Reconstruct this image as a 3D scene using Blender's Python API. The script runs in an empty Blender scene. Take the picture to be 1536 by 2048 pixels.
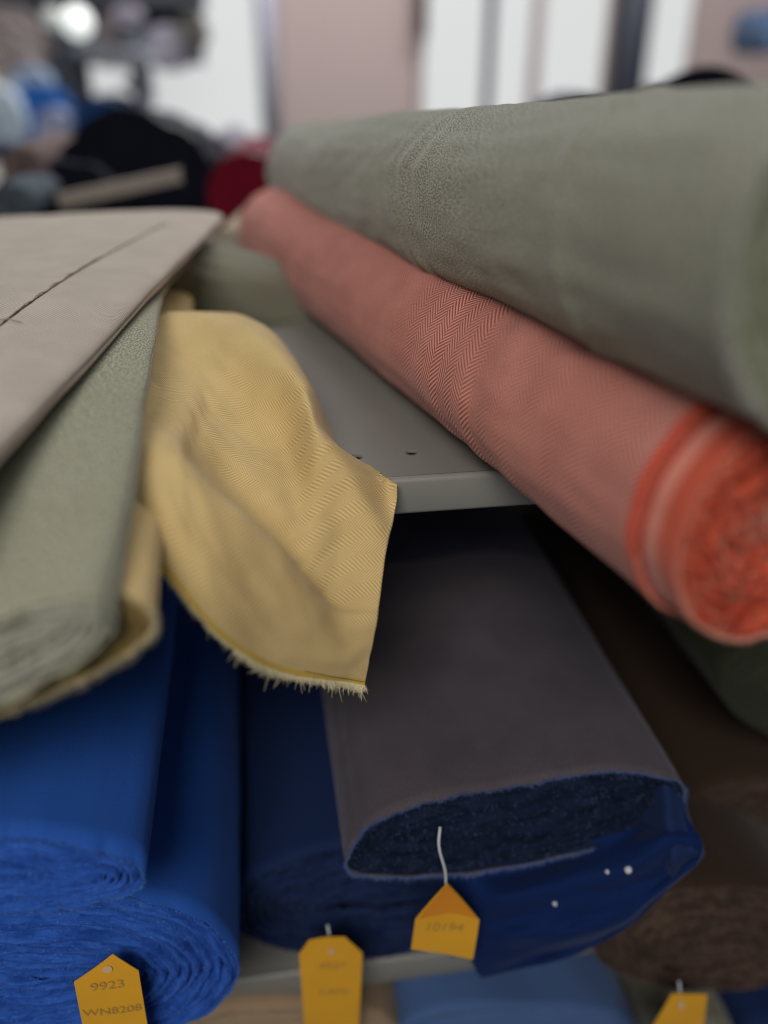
import bpy, bmesh, math, random
import numpy as np
from mathutils import Vector, noise
from mathutils.bvhtree import BVHTree

random.seed(7)
rng = np.random.default_rng(7)
S = bpy.context.scene
COL = S.collection
PI = math.pi

# ------------------------------------------------------------------ camera
CAM_Z = 0.19
PITCH = math.radians(27.9)
YAW = math.radians(8.5)
F = 1700.0                      # focal length in pixels of the 1536 x 2048 photograph
cam = bpy.data.cameras.new('camera')
camo = bpy.data.objects.new('camera', cam)
COL.objects.link(camo)
camo.location = (0, 0, CAM_Z)
camo.rotation_euler = (PI/2 - PITCH, 0, -YAW)
cam.sensor_fit = 'VERTICAL'
cam.sensor_height = 36.0
cam.sensor_width = 27.0
cam.lens = 36.0*F/2048.0
cam.clip_start = 0.02
cam.clip_end = 60
cam.dof.use_dof = True
cam.dof.focus_distance = 0.462
cam.dof.aperture_fstop = 1.95
S.camera = camo

# ------------------------------------------------------------------ world and lamps
W = bpy.data.worlds.new('World')
S.world = W
W.use_nodes = True
W.node_tree.nodes['Background'].inputs[0].default_value = (0.86, 0.92, 1.0, 1)
W.node_tree.nodes['Background'].inputs[1].default_value = 0.13


def area(name, loc, target, size, size_y, power, col):
    l = bpy.data.lights.new(name, 'AREA')
    l.shape = 'RECTANGLE'; l.size = size; l.size_y = size_y
    l.energy = power; l.color = col
    o = bpy.data.objects.new(name, l)
    COL.objects.link(o)
    o.location = loc
    o.rotation_euler = (Vector(target)-Vector(loc)).to_track_quat('-Z', 'Y').to_euler()
    return o


area('shop_light_front', (-0.42, -1.12, 1.25), (0.1, 0.45, -0.1), 0.8, 0.6, 28.5, (1.0, 0.94, 0.88))
area('wall_fill_far', (1.0, 2.0, 2.3), (1.1, 4.0, 0.5), 3.0, 0.6, 150.0, (1.0, 0.95, 0.93))  # added fill to brighten the far wall, no real fitting there
area('window_fill_back', (0.9, 2.6, 2.4), (0.1, 0.6, 0.0), 1.6, 1.0, 26.0, (0.86, 0.93, 1.0))  # added backlight standing in for daylight from the far windows

S.view_settings.view_transform = 'Standard'
S.view_settings.look = 'None'
S.view_settings.exposure = 0.0
S.view_settings.gamma = 1.0
S.render.engine = 'CYCLES'
S.cycles.use_denoising = True
S.cycles.filter_width = 1.1
S.cycles.max_bounces = 6
S.cycles.diffuse_bounces = 3

# ------------------------------------------------------------------ pixel -> world helpers
RIGHT = Vector((math.cos(YAW), -math.sin(YAW), 0))
FWD = Vector((math.sin(YAW)*math.cos(PITCH), math.cos(YAW)*math.cos(PITCH), -math.sin(PITCH)))
UP = RIGHT.cross(FWD)
CP = Vector((0, 0, CAM_Z))


def ray(px, py):
    return RIGHT*((px-768)/F) + UP*((1024-py)/F) + FWD


def D(px, py, d): return CP + ray(px, py)*d
def G(px, py, z):
    r = ray(px, py); return CP + r*((z-CAM_Z)/r.z)
def Yp(px, py, y):
    r = ray(px, py); return CP + r*(y/r.y)


# ------------------------------------------------------------------ object helpers
def link_mesh(name, me, mat, parent=None, smooth=True):
    o = bpy.data.objects.new(name, me)
    COL.objects.link(o)
    if mat is not None: me.materials.append(mat)
    if smooth: me.polygons.foreach_set('use_smooth', [True]*len(me.polygons))
    if parent is not None:
        o.parent = parent
        o.matrix_parent_inverse = parent.matrix_world.inverted()
        o.matrix_parent_inverse.translation = -Vector(parent.location)
    return o


def thing(name, loc, label, cat, group=None):
    o = bpy.data.objects.new(name, None)
    o.empty_display_size = 0.02
    COL.objects.link(o)
    o.location = loc
    tag(o, label, cat, group)
    return o


def tag(o, label=None, cat=None, group=None, kind=None):
    if label: o['label'] = label
    if cat: o['category'] = cat
    if group: o['group'] = group
    if kind: o['kind'] = kind
    return o


def grid_mesh(P, UV=None, close_u=False):
    """P[i][j] -> Vector, i along rows, j round."""
    n, m = P.shape[0], P.shape[1]
    me = bpy.data.meshes.new('grid')
    faces = []
    mm = m if close_u else m-1
    for i in range(n-1):
        a = i*m
        for j in range(mm):
            k = (j+1) % m
            faces.append((a+j, a+k, a+m+k, a+m+j))
    me.from_pydata(P.reshape(-1, 3).tolist(), [], faces)
    if UV is not None:
        lay = me.uv_layers.new(name='UVMap')
        uvs = np.zeros((len(me.loops), 2))
        q = 0
        for i in range(n-1):
            for j in range(mm):
                k = j+1
                for (a, b) in ((i, j), (i, k), (i+1, k), (i+1, j)):
                    if b < UV.shape[1]: uvs[q] = UV[a, b]
                    q += 1
        lay.data.foreach_set('uv', uvs.reshape(-1))
    me.update()
    return me


def box_mesh(x0, x1, y0, y1, z0, z1, bevel=0.0, segs=2):
    bm = bmesh.new()
    bmesh.ops.create_cube(bm, size=1)
    for v in bm.verts:
        v.co = Vector((x0 if v.co.x < 0 else x1, y0 if v.co.y < 0 else y1, z0 if v.co.z < 0 else z1))
    if bevel:
        bmesh.ops.bevel(bm, geom=bm.edges[:], offset=bevel, segments=segs, affect='EDGES', profile=.5)
    me = bpy.data.meshes.new('box'); bm.to_mesh(me); bm.free()
    return me


def cr(p0, p1, p2, p3, t):
    return 0.5*((2*p1)+(-p0+p2)*t+(2*p0-5*p1+4*p2-p3)*t*t+(-p0+3*p1-3*p2+p3)*t**3)


def spline(ctrl, n):
    """Catmull-Rom through the first axis of ctrl, n samples."""
    c = np.asarray(ctrl, float); k = len(c)
    if k == 2:
        t = np.linspace(0, 1, n).reshape((n,)+(1,)*(c.ndim-1))
        return c[0]*(1-t)+c[1]*t
    out = []
    for q in np.linspace(0, k-1, n):
        i = min(int(q), k-2); t = q-i
        p0 = c[i-1] if i > 0 else 2*c[0]-c[1]
        p3 = c[i+2] if i+2 < k else 2*c[-1]-c[-2]
        out.append(cr(p0, c[i], c[i+1], p3, t))
    return np.array(out)


def nz(x, y, z, s=1.0): return noise.noise(Vector((x*s, y*s, z*s)))


# ------------------------------------------------------------------ materials
def newmat(name):
    m = bpy.data.materials.new(name); m.use_nodes = True
    nt = m.node_tree
    b = nt.nodes['Principled BSDF']
    return m, nt, b


def N(nt, t, **kw):
    n = nt.nodes.new(t)
    for k, v in kw.items(): setattr(n, k, v)
    return n


def M(nt, op, a, b=None, c=None, clamp=False):
    n = nt.nodes.new('ShaderNodeMath'); n.operation = op; n.use_clamp = clamp
    for i, v in enumerate((a, b, c)):
        if v is None: continue
        if isinstance(v, (int, float)): n.inputs[i].default_value = v
        else: nt.links.new(v, n.inputs[i])
    return n.outputs[0]


def mixc(nt, f, a, b, mode='MIX'):
    n = nt.nodes.new('ShaderNodeMix'); n.data_type = 'RGBA'; n.blend_type = mode
    if isinstance(f, (int, float)): n.inputs[0].default_value = f
    else: nt.links.new(f, n.inputs[0])
    for i, v in ((6, a), (7, b)):
        if isinstance(v, tuple): n.inputs[i].default_value = (*v, 1)
        else: nt.links.new(v, n.inputs[i])
    return n.outputs[2]


def noise_tex(nt, vec, scale, detail=3.0, rough=.6):
    n = nt.nodes.new('ShaderNodeTexNoise')
    n.inputs['Scale'].default_value = scale
    n.inputs['Detail'].default_value = detail
    n.inputs['Roughness'].default_value = rough
    nt.links.new(vec, n.inputs['Vector'])
    return n.outputs['Fac']


def smooth(nt, v, a, b):
    n = nt.nodes.new('ShaderNodeMapRange'); n.interpolation_type = 'SMOOTHSTEP'
    nt.links.new(v, n.inputs[0]); n.inputs[1].default_value = a; n.inputs[2].default_value = b
    return n.outputs[0]


def cloth(name, c1, c2, pattern='plain', col_w=.0085, pitch=.0013, sheen=.25, sheen_tint=(1, 1, 1), blotch=.12,
          contrast=1.0, bands=None, bump=.25, mel=1100, spec=.15, slope=.85):
    """c1 ground colour, c2 thread colour; UV in metres: x round the roll (warp), y along it (weft)."""
    m, nt, b = newmat(name)
    uvn = N(nt, 'ShaderNodeUVMap'); uvn.uv_map = 'UVMap'
    uv = uvn.outputs[0]
    sep = N(nt, 'ShaderNodeSeparateXYZ'); nt.links.new(uv, sep.inputs[0])
    u, v = sep.outputs[0], sep.outputs[1]
    wob = noise_tex(nt, uv, 25, 1)
    geo = N(nt, 'ShaderNodeTexCoord').outputs['Object']
    height = None
    if pattern == 'herringbone':
        vv = M(nt, 'ADD', v, M(nt, 'MULTIPLY', wob, .0006))
        uu = M(nt, 'ADD', u, M(nt, 'MULTIPLY', noise_tex(nt, uv, 30, 1), .0004))
        ph = M(nt, 'DIVIDE', vv, 2*col_w)
        fr = M(nt, 'FRACT', ph)
        tri = M(nt, 'ABSOLUTE', M(nt, 'SUBTRACT', fr, .5))             # 0..0.5
        side = M(nt, 'GREATER_THAN', fr, .5)
        zig = M(nt, 'MULTIPLY', tri, 2*col_w*slope)
        q = M(nt, 'DIVIDE', M(nt, 'ADD', uu, zig), pitch)
        q = M(nt, 'ADD', q, M(nt, 'MULTIPLY', side, .5))
        w = M(nt, 'SINE', M(nt, 'MULTIPLY', q, 2*PI))
        f = smooth(nt, w, -.55, .55)
        thr = noise_tex(nt, uv, 1500, 1)
        f = M(nt, 'ADD', M(nt, 'MULTIPLY', f, .8), M(nt, 'MULTIPLY', thr, .25), clamp=True)
        f = M(nt, 'ADD', M(nt, 'MULTIPLY', M(nt, 'SUBTRACT', f, .5), contrast), .5, clamp=True)
        height = f
    elif pattern == 'melange':
        mp = N(nt, 'ShaderNodeMapping'); mp.inputs['Scale'].default_value = (1, .45, 1)
        mp.inputs['Rotation'].default_value = (0, 0, .6)
        nt.links.new(uv, mp.inputs[0])
        a_ = noise_tex(nt, mp.outputs[0], mel, 2, .7)
        f = smooth(nt, a_, .5-.22/contrast, .5+.22/contrast)
        height = a_
    else:
        a_ = noise_tex(nt, uv, mel, 2, .7)
        f = smooth(nt, a_, .25, .75)
        height = a_
    col = mixc(nt, f, c1, c2)
    # broad unevenness of the dyed cloth
    bl = noise_tex(nt, geo, 28, 3)
    col = mixc(nt, M(nt, 'MULTIPLY', smooth(nt, bl, .35, .7), blotch), col, tuple(x*1.5 for x in c1))
    if bands:      # [(v0, v1, colour)] across the selvedge
        for (v0, v1, cc) in bands:
            e = .0006
            inn = M(nt, 'MULTIPLY', smooth(nt, v, v0-e, v0+e), M(nt, 'SUBTRACT', 1.0, smooth(nt, v, v1-e, v1+e)))
            col = mixc(nt, M(nt, 'MULTIPLY', inn, .85), col, cc)
    nt.links.new(col, b.inputs['Base Color'])
    b.inputs['Roughness'].default_value = .85
    b.inputs['Specular IOR Level'].default_value = spec
    b.inputs['Sheen Weight'].default_value = sheen
    b.inputs['Sheen Roughness'].default_value = .45
    b.inputs['Sheen Tint'].default_value = (*sheen_tint, 1)
    bp = N(nt, 'ShaderNodeBump'); bp.inputs['Strength'].default_value = bump
    bp.inputs['Distance'].default_value = .0004
    nt.links.new(height, bp.inputs['Height'])
    nt.links.new(bp.outputs[0], b.inputs['Normal'])
    return m


def fuzz_mat(name, c1, c2, c3=None, scale=260, sheen=.12):
    m, nt, b = newmat(name)
    geo = N(nt, 'ShaderNodeTexCoord').outputs['Object']
    uvn = N(nt, 'ShaderNodeUVMap'); uvn.uv_map = 'UVMap'
    mp = N(nt, 'ShaderNodeMapping'); mp.inputs['Scale'].default_value = (45, 2.6, 1)
    nt.links.new(uvn.outputs[0], mp.inputs[0])
    streak = noise_tex(nt, mp.outputs[0], 1.0, 3, .65)
    f = smooth(nt, M(nt, 'ADD', M(nt, 'MULTIPLY', streak, .75), M(nt, 'MULTIPLY', noise_tex(nt, geo, scale, 4, .7), .25)), .36, .64)
    col = mixc(nt, f, c1, c2)
    if c3:
        g = smooth(nt, noise_tex(nt, geo, scale*2.3, 3, .7), .60, .72)
        col = mixc(nt, g, col, c3)
    nt.links.new(col, b.inputs['Base Color'])
    b.inputs['Roughness'].default_value = .95
    b.inputs['Specular IOR Level'].default_value = .1
    b.inputs['Sheen Weight'].default_value = sheen
    b.inputs['Sheen Tint'].default_value = (*[min(1, x*1.6+.15) for x in c2], 1)
    bp = N(nt, 'ShaderNodeBump'); bp.inputs['Strength'].default_value = .5
    bp.inputs['Distance'].default_value = .001
    nt.links.new(noise_tex(nt, geo, scale*2.5, 4, .7), bp.inputs['Height'])
    nt.links.new(bp.outputs[0], b.inputs['Normal'])
    return m


def plain(name, c, rough=.6, spec=.3, metal=0.0, emit=None, es=1.0, nsc=0, namt=.15, alpha=None):
    m, nt, b = newmat(name)
    b.inputs['Base Color'].default_value = (*c, 1)
    if nsc:
        geo = N(nt, 'ShaderNodeTexCoord').outputs['Object']
        f = noise_tex(nt, geo, nsc, 5, .6)
        nt.links.new(mixc(nt, f, tuple(x*(1-namt) for x in c), tuple(min(1, x*(1+namt)) for x in c)), b.inputs['Base Color'])
        nt.links.new(M(nt, 'ADD', M(nt, 'MULTIPLY', f, .2), rough-.1), b.inputs['Roughness'])
    else:
        b.inputs['Roughness'].default_value = rough
    b.inputs['Specular IOR Level'].default_value = spec
    b.inputs['Metallic'].default_value = metal
    if emit:
        b.inputs['Emission Color'].default_value = (*emit, 1)
        b.inputs['Emission Strength'].default_value = es
    return m


# ------------------------------------------------------------------ cloth geometry
def prof(th, n):
    c, s = math.cos(th), math.sin(th)
    e = 2.0/n
    return math.copysign(abs(c)**e, c), math.copysign(abs(s)**e, s)


def make_roll(name, secs, mat, end_mat, label, cat, group=None, n=2.0, nth=160, nl=120, layers=13, wob=.0012, seed=0.0,
              end_depth=None, fibre_mat=None, fibres=900, fib_len=.002, hook=None, both=False, amp=.0009, end_noise=.0015,
              rim_noise=.0008, endname='rolled_end', bodyname='outer_wrap', root=None, rimf=0, riml=.0022, irr=.02):
    """secs: list of (C, A, B) from the near end to the far end; A, B half-width and half-height vectors."""
    ctrl = np.array([[list(c), list(a), list(b)] for c, a, b in secs])
    L = spline(ctrl, nl)
    base = Vector(L[0][0].tolist())
    if root is None: root = thing(name, base, label, cat, group)
    ths = np.linspace(0, 2*PI, nth+1)
    # even arc spacing
    a0 = np.linalg.norm(L[0][1]); b0 = np.linalg.norm(L[0][2])
    fine = np.linspace(0, 2*PI, 2001)
    pf = np.array([prof(t, n) for t in fine])*[a0, b0]
    al = np.concatenate([[0], np.cumsum(np.linalg.norm(np.diff(pf, axis=0), axis=1))])
    tt = np.interp(np.linspace(0, al[-1], nth+1), al, fine)
    circ = al[-1]
    pr = np.array([prof(t, n) for t in tt])
    for j in range(nth+1):
        t = 2*PI*(j % nth)/nth
        pr[j] *= 1+irr*(nz(math.cos(t)*1.1+seed*1.7, math.sin(t)*1.1, seed)+.5*nz(math.cos(t)*3+seed, math.sin(t)*3, 2.2)+.06*nz(math.cos(t)*9+seed, math.sin(t)*9, 4.2))
    P = np.zeros((nl, nth+1, 3)); UV = np.zeros((nl, nth+1, 2))
    dist = 0
    for i in range(nl):
        C, A, B = L[i]
        if i: dist += np.linalg.norm(L[i][0]-L[i-1][0])
        ax = L[min(i+1, nl-1)][0]-L[max(i-1, 0)][0]; ax = ax/np.linalg.norm(ax)
        for j in range(nth+1):
            x, y = pr[j]
            rad = A*x + B*y
            rn = rad/(np.linalg.norm(rad)+1e-9)
            jj = j % nth
            t = 2*PI*jj/nth
            d = wob*nz(math.cos(t)*1.6+seed, math.sin(t)*1.6, dist*7+seed) + wob*.35*nz(math.cos(t)*5+seed, math.sin(t)*5, dist*26)
            s = 0
            if i == 0: s = rim_noise*(abs(nz(t*4, seed, 3.1))*1.6+abs(nz(t*17, seed, 1.1))*.7)
            if hook: d += hook(t, dist, x, y)
            d *= min(1.0, dist/.03)
            P[i, j] = C + rad + rn*d - ax*s
            UV[i, j] = (circ*j/nth, dist)
    body = link_mesh(bodyname, grid_mesh(P, UV), mat, root)
    so = body.modifiers.new('thick', 'SOLIDIFY'); so.thickness = .0008; so.offset = -1
    for (ii, sg) in ((0, -1),) + (((nl-1, 1),) if both else ()):
        C, A, B = L[ii]
        ax = (L[ii][0]-L[ii+1][0]) if ii == 0 else (L[ii][0]-L[ii-1][0])
        ax = ax/np.linalg.norm(ax)
        a = np.linalg.norm(A); b = np.linalg.norm(B)
        nr = layers*9
        kk = np.linspace(0, 1, nr)
        Q = np.zeros((nr, nth, 3)); UQ = np.zeros((nr, nth+1, 2))
        for r in range(nr):
            k = kk[r]*b*.985
            for j in range(nth):
                x, y = pr[j]
                t = 2*PI*j/nth
                ph = (1-kk[r])*layers*1.25 + j/nth + .5*nz(math.cos(t)*1.4, math.sin(t)*1.4, kk[r]*2+seed)
                fr = ph % 1.0
                lid = math.floor(ph)
                gp = min(fr, 1-fr)/.17
                lay = -1.7*math.exp(-gp*gp)*max(0, .55+1.1*nz(j/nth*circ*28, lid*5.3, seed)) + .4*(1-abs(2*fr-1)**2)
                jit = nz(lid*3.7, seed, math.cos(t)*1.3+math.sin(t))*.7
                sa = circ*j/nth*(1-.6*kk[r])
                d = amp*lay + amp*2.0*jit + end_noise*.8*nz(sa*55+seed, k*420, lid*2.1)
                d += end_noise*.6*nz(sa*260+seed, k*1100, 3.3)
                if end_depth: d += end_depth(kk[r], t)
                if r == 0: d = 0 if not end_depth else end_depth(0, t)*.3
                UQ[r, j] = (sa, ph)
                if j == 0: UQ[r, nth] = (circ*(1-.6*kk[r]), ph+1)
                Q[r, j] = C + A*x*(a-k-.0009)/a + B*y*(0 if r == nr-1 else (b-k-.0009)/b) + ax*d
        me = grid_mesh(Q, UQ, close_u=True)
        e = link_mesh(endname, me, end_mat, root)
        if fibres and fibre_mat:
            pts = []
            for _ in range(fibres):
                r = min(nr-2, int((random.random()**1.35)*nr)); j = random.randrange(nth)
                p = Vector(Q[r, j].tolist())
                rad = Vector((A*pr[j][0]+B*pr[j][1]).tolist()).normalized()
                dr = (Vector(ax.tolist())*random.uniform(.3, 1) + rad*random.uniform(-.4, 1.0 if r < 8 else .5)
                      + Vector([random.uniform(-.5, .5) for _ in range(3)])).normalized()
                pts.append((p, dr, fib_len*random.uniform(.4, 1.3)))
            for _ in range(rimf):
                j = random.randrange(nth)
                rad = Vector((A*pr[j][0]+B*pr[j][1]).tolist()).normalized()
                p = Vector(P[0, j].tolist())-rad*.0006
                tn = Vector((P[0, j+1]-P[0, j-1 if j else nth-1]).tolist()).normalized()
                dr = (Vector(ax.tolist())*random.uniform(.1, .9)+rad*random.uniform(.1, .9)+tn*random.gauss(0, .5)).normalized()
                pts.append((p, dr, riml*random.uniform(.3, 1.3)))
            fo = strands('frayed_threads', pts, fibre_mat, root, .00014)
            tag(fo, kind='stuff')
    return root, body, L


def strands(name, pts, mat, parent, rad=.00015, bend=.4):
    vs, fs = [], []
    for (p, d, l) in pts:
        s = d.cross(Vector((random.uniform(-1, 1), random.uniform(-1, 1), random.uniform(-1, 1)))).normalized()
        k = d.cross(s)
        b = (s*random.uniform(-1, 1)+k*random.uniform(-1, 1))*bend*l
        i0 = len(vs)
        for q, (f, w) in enumerate(((0, 1), (.5, .9), (1, .35))):
            c = p + d*l*f + b*f*f
            for a in range(3):
                an = a*2*PI/3
                vs.append(tuple(c + (s*math.cos(an)+k*math.sin(an))*rad*w))
        for q in range(2):
            for a in range(3):
                a2 = (a+1) % 3
                fs.append((i0+q*3+a, i0+q*3+a2, i0+q*3+3+a2, i0+q*3+3+a))
    me = bpy.data.meshes.new(name); me.from_pydata(vs, [], fs); me.update()
    return link_mesh(name, me, mat, parent)


def tube(name, pts, r, mat, parent, seg=8, taper=None):
    pts = [Vector(p) for p in pts]
    P = np.zeros((len(pts), seg, 3))
    for i, p in enumerate(pts):
        t = (pts[min(i+1, len(pts)-1)]-pts[max(i-1, 0)]).normalized()
        s = t.cross(Vector((.13, .2, 1))).normalized(); k = t.cross(s)
        rr = r*(taper(i/(len(pts)-1)) if taper else 1)
        for a in range(seg):
            an = 2*PI*a/seg
            P[i, a] = p+(s*math.cos(an)+k*math.sin(an))*rr
    me = grid_mesh(P, None, close_u=True)
    return link_mesh(name, me, mat, parent)


def round_secs(p0, p1, r0, r1, squash=1.0, mids=()):
    """cylinder sections from two axis points"""
    p0, p1 = Vector(p0), Vector(p1)
    ax = (p1-p0).normalized()
    a = ax.cross(Vector((0, 0, 1))).normalized()
    b = a.cross(ax)
    out = []
    for f, (dr, off) in [(0, (0, Vector((0, 0, 0))))]+list(mids)+[(1, (0, Vector((0, 0, 0))))]:
        r = r0+(r1-r0)*f+dr
        out.append((p0.lerp(p1, f)+off, a*r, b*r*squash))
    return out


def bvh(o):
    dg = bpy.context.evaluated_depsgraph_get()
    me = o.data
    mw = Vector((0, 0, 0))
    return BVHTree.FromPolygons([v.co.copy() for v in me.vertices], [tuple(p.vertices) for p in me.polygons])


def surf(tree, px, py, off=0.0):
    r = ray(px, py).normalized()
    h = tree.ray_cast(CP, r)
    if h[0] is None: return None
    n = h[1] if h[1].dot(r) < 0 else -h[1]
    return h[0]+n*off, n


# ================================================================== setting: shelves
m_shelf = plain('shelf_paint', (.215, .215, .195), .42, .4, nsc=40, namt=.06)
SH1 = -0.012
e0, e1 = G(793, 962, SH1), G(975, 946, SH1)
EDGE_Y = (e0.y+e1.y)/2
print('edge', e0, e1)


def shelf(name, z, label, y_front, y_back, holes=(), lip=.0205, x0=-.9, x1=1.1):
    root = thing(name, (0, y_front, z), label, 'shelf', 'grey steel shelves of the rack')
    top = link_mesh('shelf_panel', box_mesh(x0, x1, y_front+.0016, y_back, z-.0016, z, .0005), m_shelf, root, False)
    # folded front lip: outer face with rounded top, returning underneath
    prof_ = []
    for k in range(7):
        a = PI/2*k/6
        prof_.append((y_front+.0022-.0022*math.sin(a), z-.0022+.0022*math.cos(a)))
    prof_ += [(y_front, z-lip+.0015), (y_front+.0006, z-lip+.0004), (y_front+.0015, z-lip), (y_front+.012, z-lip)]
    P = np.zeros((2, len(prof_), 3))
    for i, x in enumerate((x0, x1)):
        for j, (y, zz) in enumerate(prof_): P[i, j] = (x, y-.0004, zz+.0003)
    lp = link_mesh('front_lip', grid_mesh(P), m_shelf, root)
    so = lp.modifiers.new('t', 'SOLIDIFY'); so.thickness = .0012; so.offset = 1
    if holes:
        for (hx, hy) in holes:
            bm = bmesh.new()
            bmesh.ops.create_cone(bm, segments=24, radius1=.0036, radius2=.0036, depth=.02, cap_ends=True)
            me = bpy.data.meshes.new('c'); bm.to_mesh(me); bm.free()
            c = bpy.data.objects.new('c', me); COL.objects.link(c); c.location = (hx, hy, z)
            md = top.modifiers.new('b', 'BOOLEAN'); md.object = c; md.operation = 'DIFFERENCE'
            bpy.context.view_layer.update()
            dg = bpy.context.evaluated_depsgraph_get()
            nm = bpy.data.meshes.new_from_object(top.evaluated_get(dg))
            top.modifiers.clear(); top.data = nm
            bpy.data.objects.remove(c)
    return root


h1, h2 = G(713, 914, SH1), G(823, 905, SH1)
shelf('steel_shelf', SH1, 'upper grey painted steel shelf with two punched holes behind its front lip', EDGE_Y, 1.12,
      ((h1.x, h1.y), (h2.x, h2.y)))
l2 = Yp(700, 1930, EDGE_Y)
SH2 = l2.z
print('SH2', SH2, 'EDGE_Y', EDGE_Y)
shelf('steel_shelf', SH2, 'lower grey steel shelf with its lip showing under the navy bolts', EDGE_Y, 1.12, lip=.026)
SH3 = SH2-.36
shelf('steel_shelf', SH3, 'lowest steel shelf under the tan and pale blue bolts', EDGE_Y, 1.12)
shelf('steel_shelf', SH1-.001, 'rear steel shelf behind the coral roll under the black cloth', 1.135, 2.2)

# ================================================================== upper shelf, right: coral and sage rolls
CO1, CO2 = (.68, .325, .275), (.24, .045, .027)
m_coral = cloth('coral_herringbone', CO1, CO2, 'herringbone', .0100, .0027, slope=.78, sheen=.15, sheen_tint=(1, .8, .8), contrast=1.5,
                bands=[(-.01, .0045, (.50, .05, .02))])
m_coral_band = cloth('coral_selvedge', (.55, .12, .07), (.45, .06, .03), 'plain', sheen=.2,
                bands=[(.0105, .0175, (.66, .26, .20)), (.018, .024, (.48, .045, .02))])
m_coral_end = fuzz_mat('coral_cut_edge', (.27, .028, .014), (.52, .085, .042), (.70, .28, .20))
m_coral_fib = plain('coral_threads', (.70, .34, .25), .9)
c0 = D(1490, 1015, .325); c1 = D(560, 468, .93)
R_C = .0475
print('coral', c0, c1)


def coral_end(k, t):
    return -.012*max(0, min(1, (k-.15-.05*math.sin(t))/.05)) + .008*math.exp(-((k-.42-.05*math.sin(t))/.10)**2) - .004*math.exp(-((k-.64)/.07)**2)


def coral_hook(t, d, x, y):
    return .0007*math.sin(d*150+t)*math.exp(-((d-.14)/.05)**2)


coral_root, _b, _l = make_roll('fabric_roll', round_secs(c0, c1, .0495, .046), m_coral, m_coral_end,
          'coral red herringbone cloth roll with fuzzy cut end, lying under the big sage roll', 'fabric roll',
          'large cloth rolls on the upper shelf', layers=12, irr=.035, seed=3, rimf=1500, fibre_mat=m_coral_fib, fibres=500,
          fib_len=.0026, hook=coral_hook, nth=220, nl=180, end_noise=.0022, wob=.0018)

cax = (c1-c0).normalized()
make_roll('x', round_secs(c0-cax*.020, c0+cax*.05, .0462, .0462), m_coral_band, m_coral_end, '', '', layers=9, irr=.035, amp=.0016, seed=3,
          end_depth=coral_end, fibre_mat=m_coral_fib, fibres=2600, fib_len=.0026, nth=220, nl=40, end_noise=.0045, wob=.001, rimf=2000,
          root=coral_root, bodyname='selvedge_band', endname='coiled_core')

SG1, SG2 = (.095, .100, .070), (.40, .40, .33)
m_sage = cloth('sage_melange', SG1, SG2, 'melange', sheen=.22, mel=1150, contrast=3.2, bump=.6, blotch=.2)
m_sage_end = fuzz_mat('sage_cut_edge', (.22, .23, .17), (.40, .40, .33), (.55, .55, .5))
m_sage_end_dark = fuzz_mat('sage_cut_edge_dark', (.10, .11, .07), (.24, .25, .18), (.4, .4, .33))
m_sage_fib = plain('sage_threads', (.5, .5, .44), .9)
g0 = D(1762, 534, .243); g1 = D(625, 346, .975)
print('sage', g0, g1)


def sage_hook(t, d, x, y):
    e = math.exp(-((d-.30)/.035)**2)
    a = .0010*e*math.sin(d*235+1.2*math.sin(t*2)+2.5*nz(t*2, d*14, 1))*max(0, .5+.5*math.cos(t-PI-.35))
    a += .0016*math.exp(-((d-.115-.012*math.sin(t*1.0+1))/.008)**2)
    return a


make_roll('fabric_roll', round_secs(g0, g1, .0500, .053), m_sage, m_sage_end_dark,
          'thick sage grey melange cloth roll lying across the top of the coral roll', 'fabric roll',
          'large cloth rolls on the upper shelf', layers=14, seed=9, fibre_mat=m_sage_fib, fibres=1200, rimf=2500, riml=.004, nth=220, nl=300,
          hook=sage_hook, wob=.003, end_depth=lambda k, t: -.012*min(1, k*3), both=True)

# ================================================================== upper shelf, left: yellow, sage and beige bolts
YE1, YE2 = (.74, .57, .29), (.35, .24, .075)
m_yel = cloth('yellow_herringbone', YE1, YE2, 'herringbone', .0076, .00185, bump=.14, sheen=.10, contrast=.72,
              bands=None, blotch=.1)
m_yel_flap = cloth('yellow_herringbone_flap', YE1, YE2, 'herringbone', .0076, .00185, bump=.14, sheen=.10, contrast=.72,
                   bands=[(-.01, .0045, (.50, .33, .045))], blotch=.1)
m_yel_end = fuzz_mat('yellow_cut_edge', (.20, .13, .04), (.42, .31, .11), (.6, .5, .28))
m_yel_fib = plain('yellow_threads', (.74, .66, .42), .9)

# yellow bolt (lowest)
ya = Yp(-70, 1290, .255); yb = Yp(322, 1190, .255)


def flat_secs(right_near, right_far, width, thick, drop=0.0, thick_far=None, mids=()):
    """flat bolt whose right-hand edge runs right_near -> right_far, body extends to -X"""
    rn, rf = Vector(right_near), Vector(right_far)
    ax = (rf-rn).normalized()
    a = ax.cross(Vector((0, 0, 1))).normalized()
    a = (a+Vector((0, 0, drop))).normalized()
    b = a.cross(ax).normalized()
    out = []
    for f, dx, dz in [(0, 0, 0)]+list(mids)+[(1, 0, 0)]:
        th = thick+((thick_far or thick)-thick)*f
        out.append((rn.lerp(rf, f)-a*(width/2)+a*dx+Vector((0, 0, dz)), a*(width/2), b*(th/2)))
    return out


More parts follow.
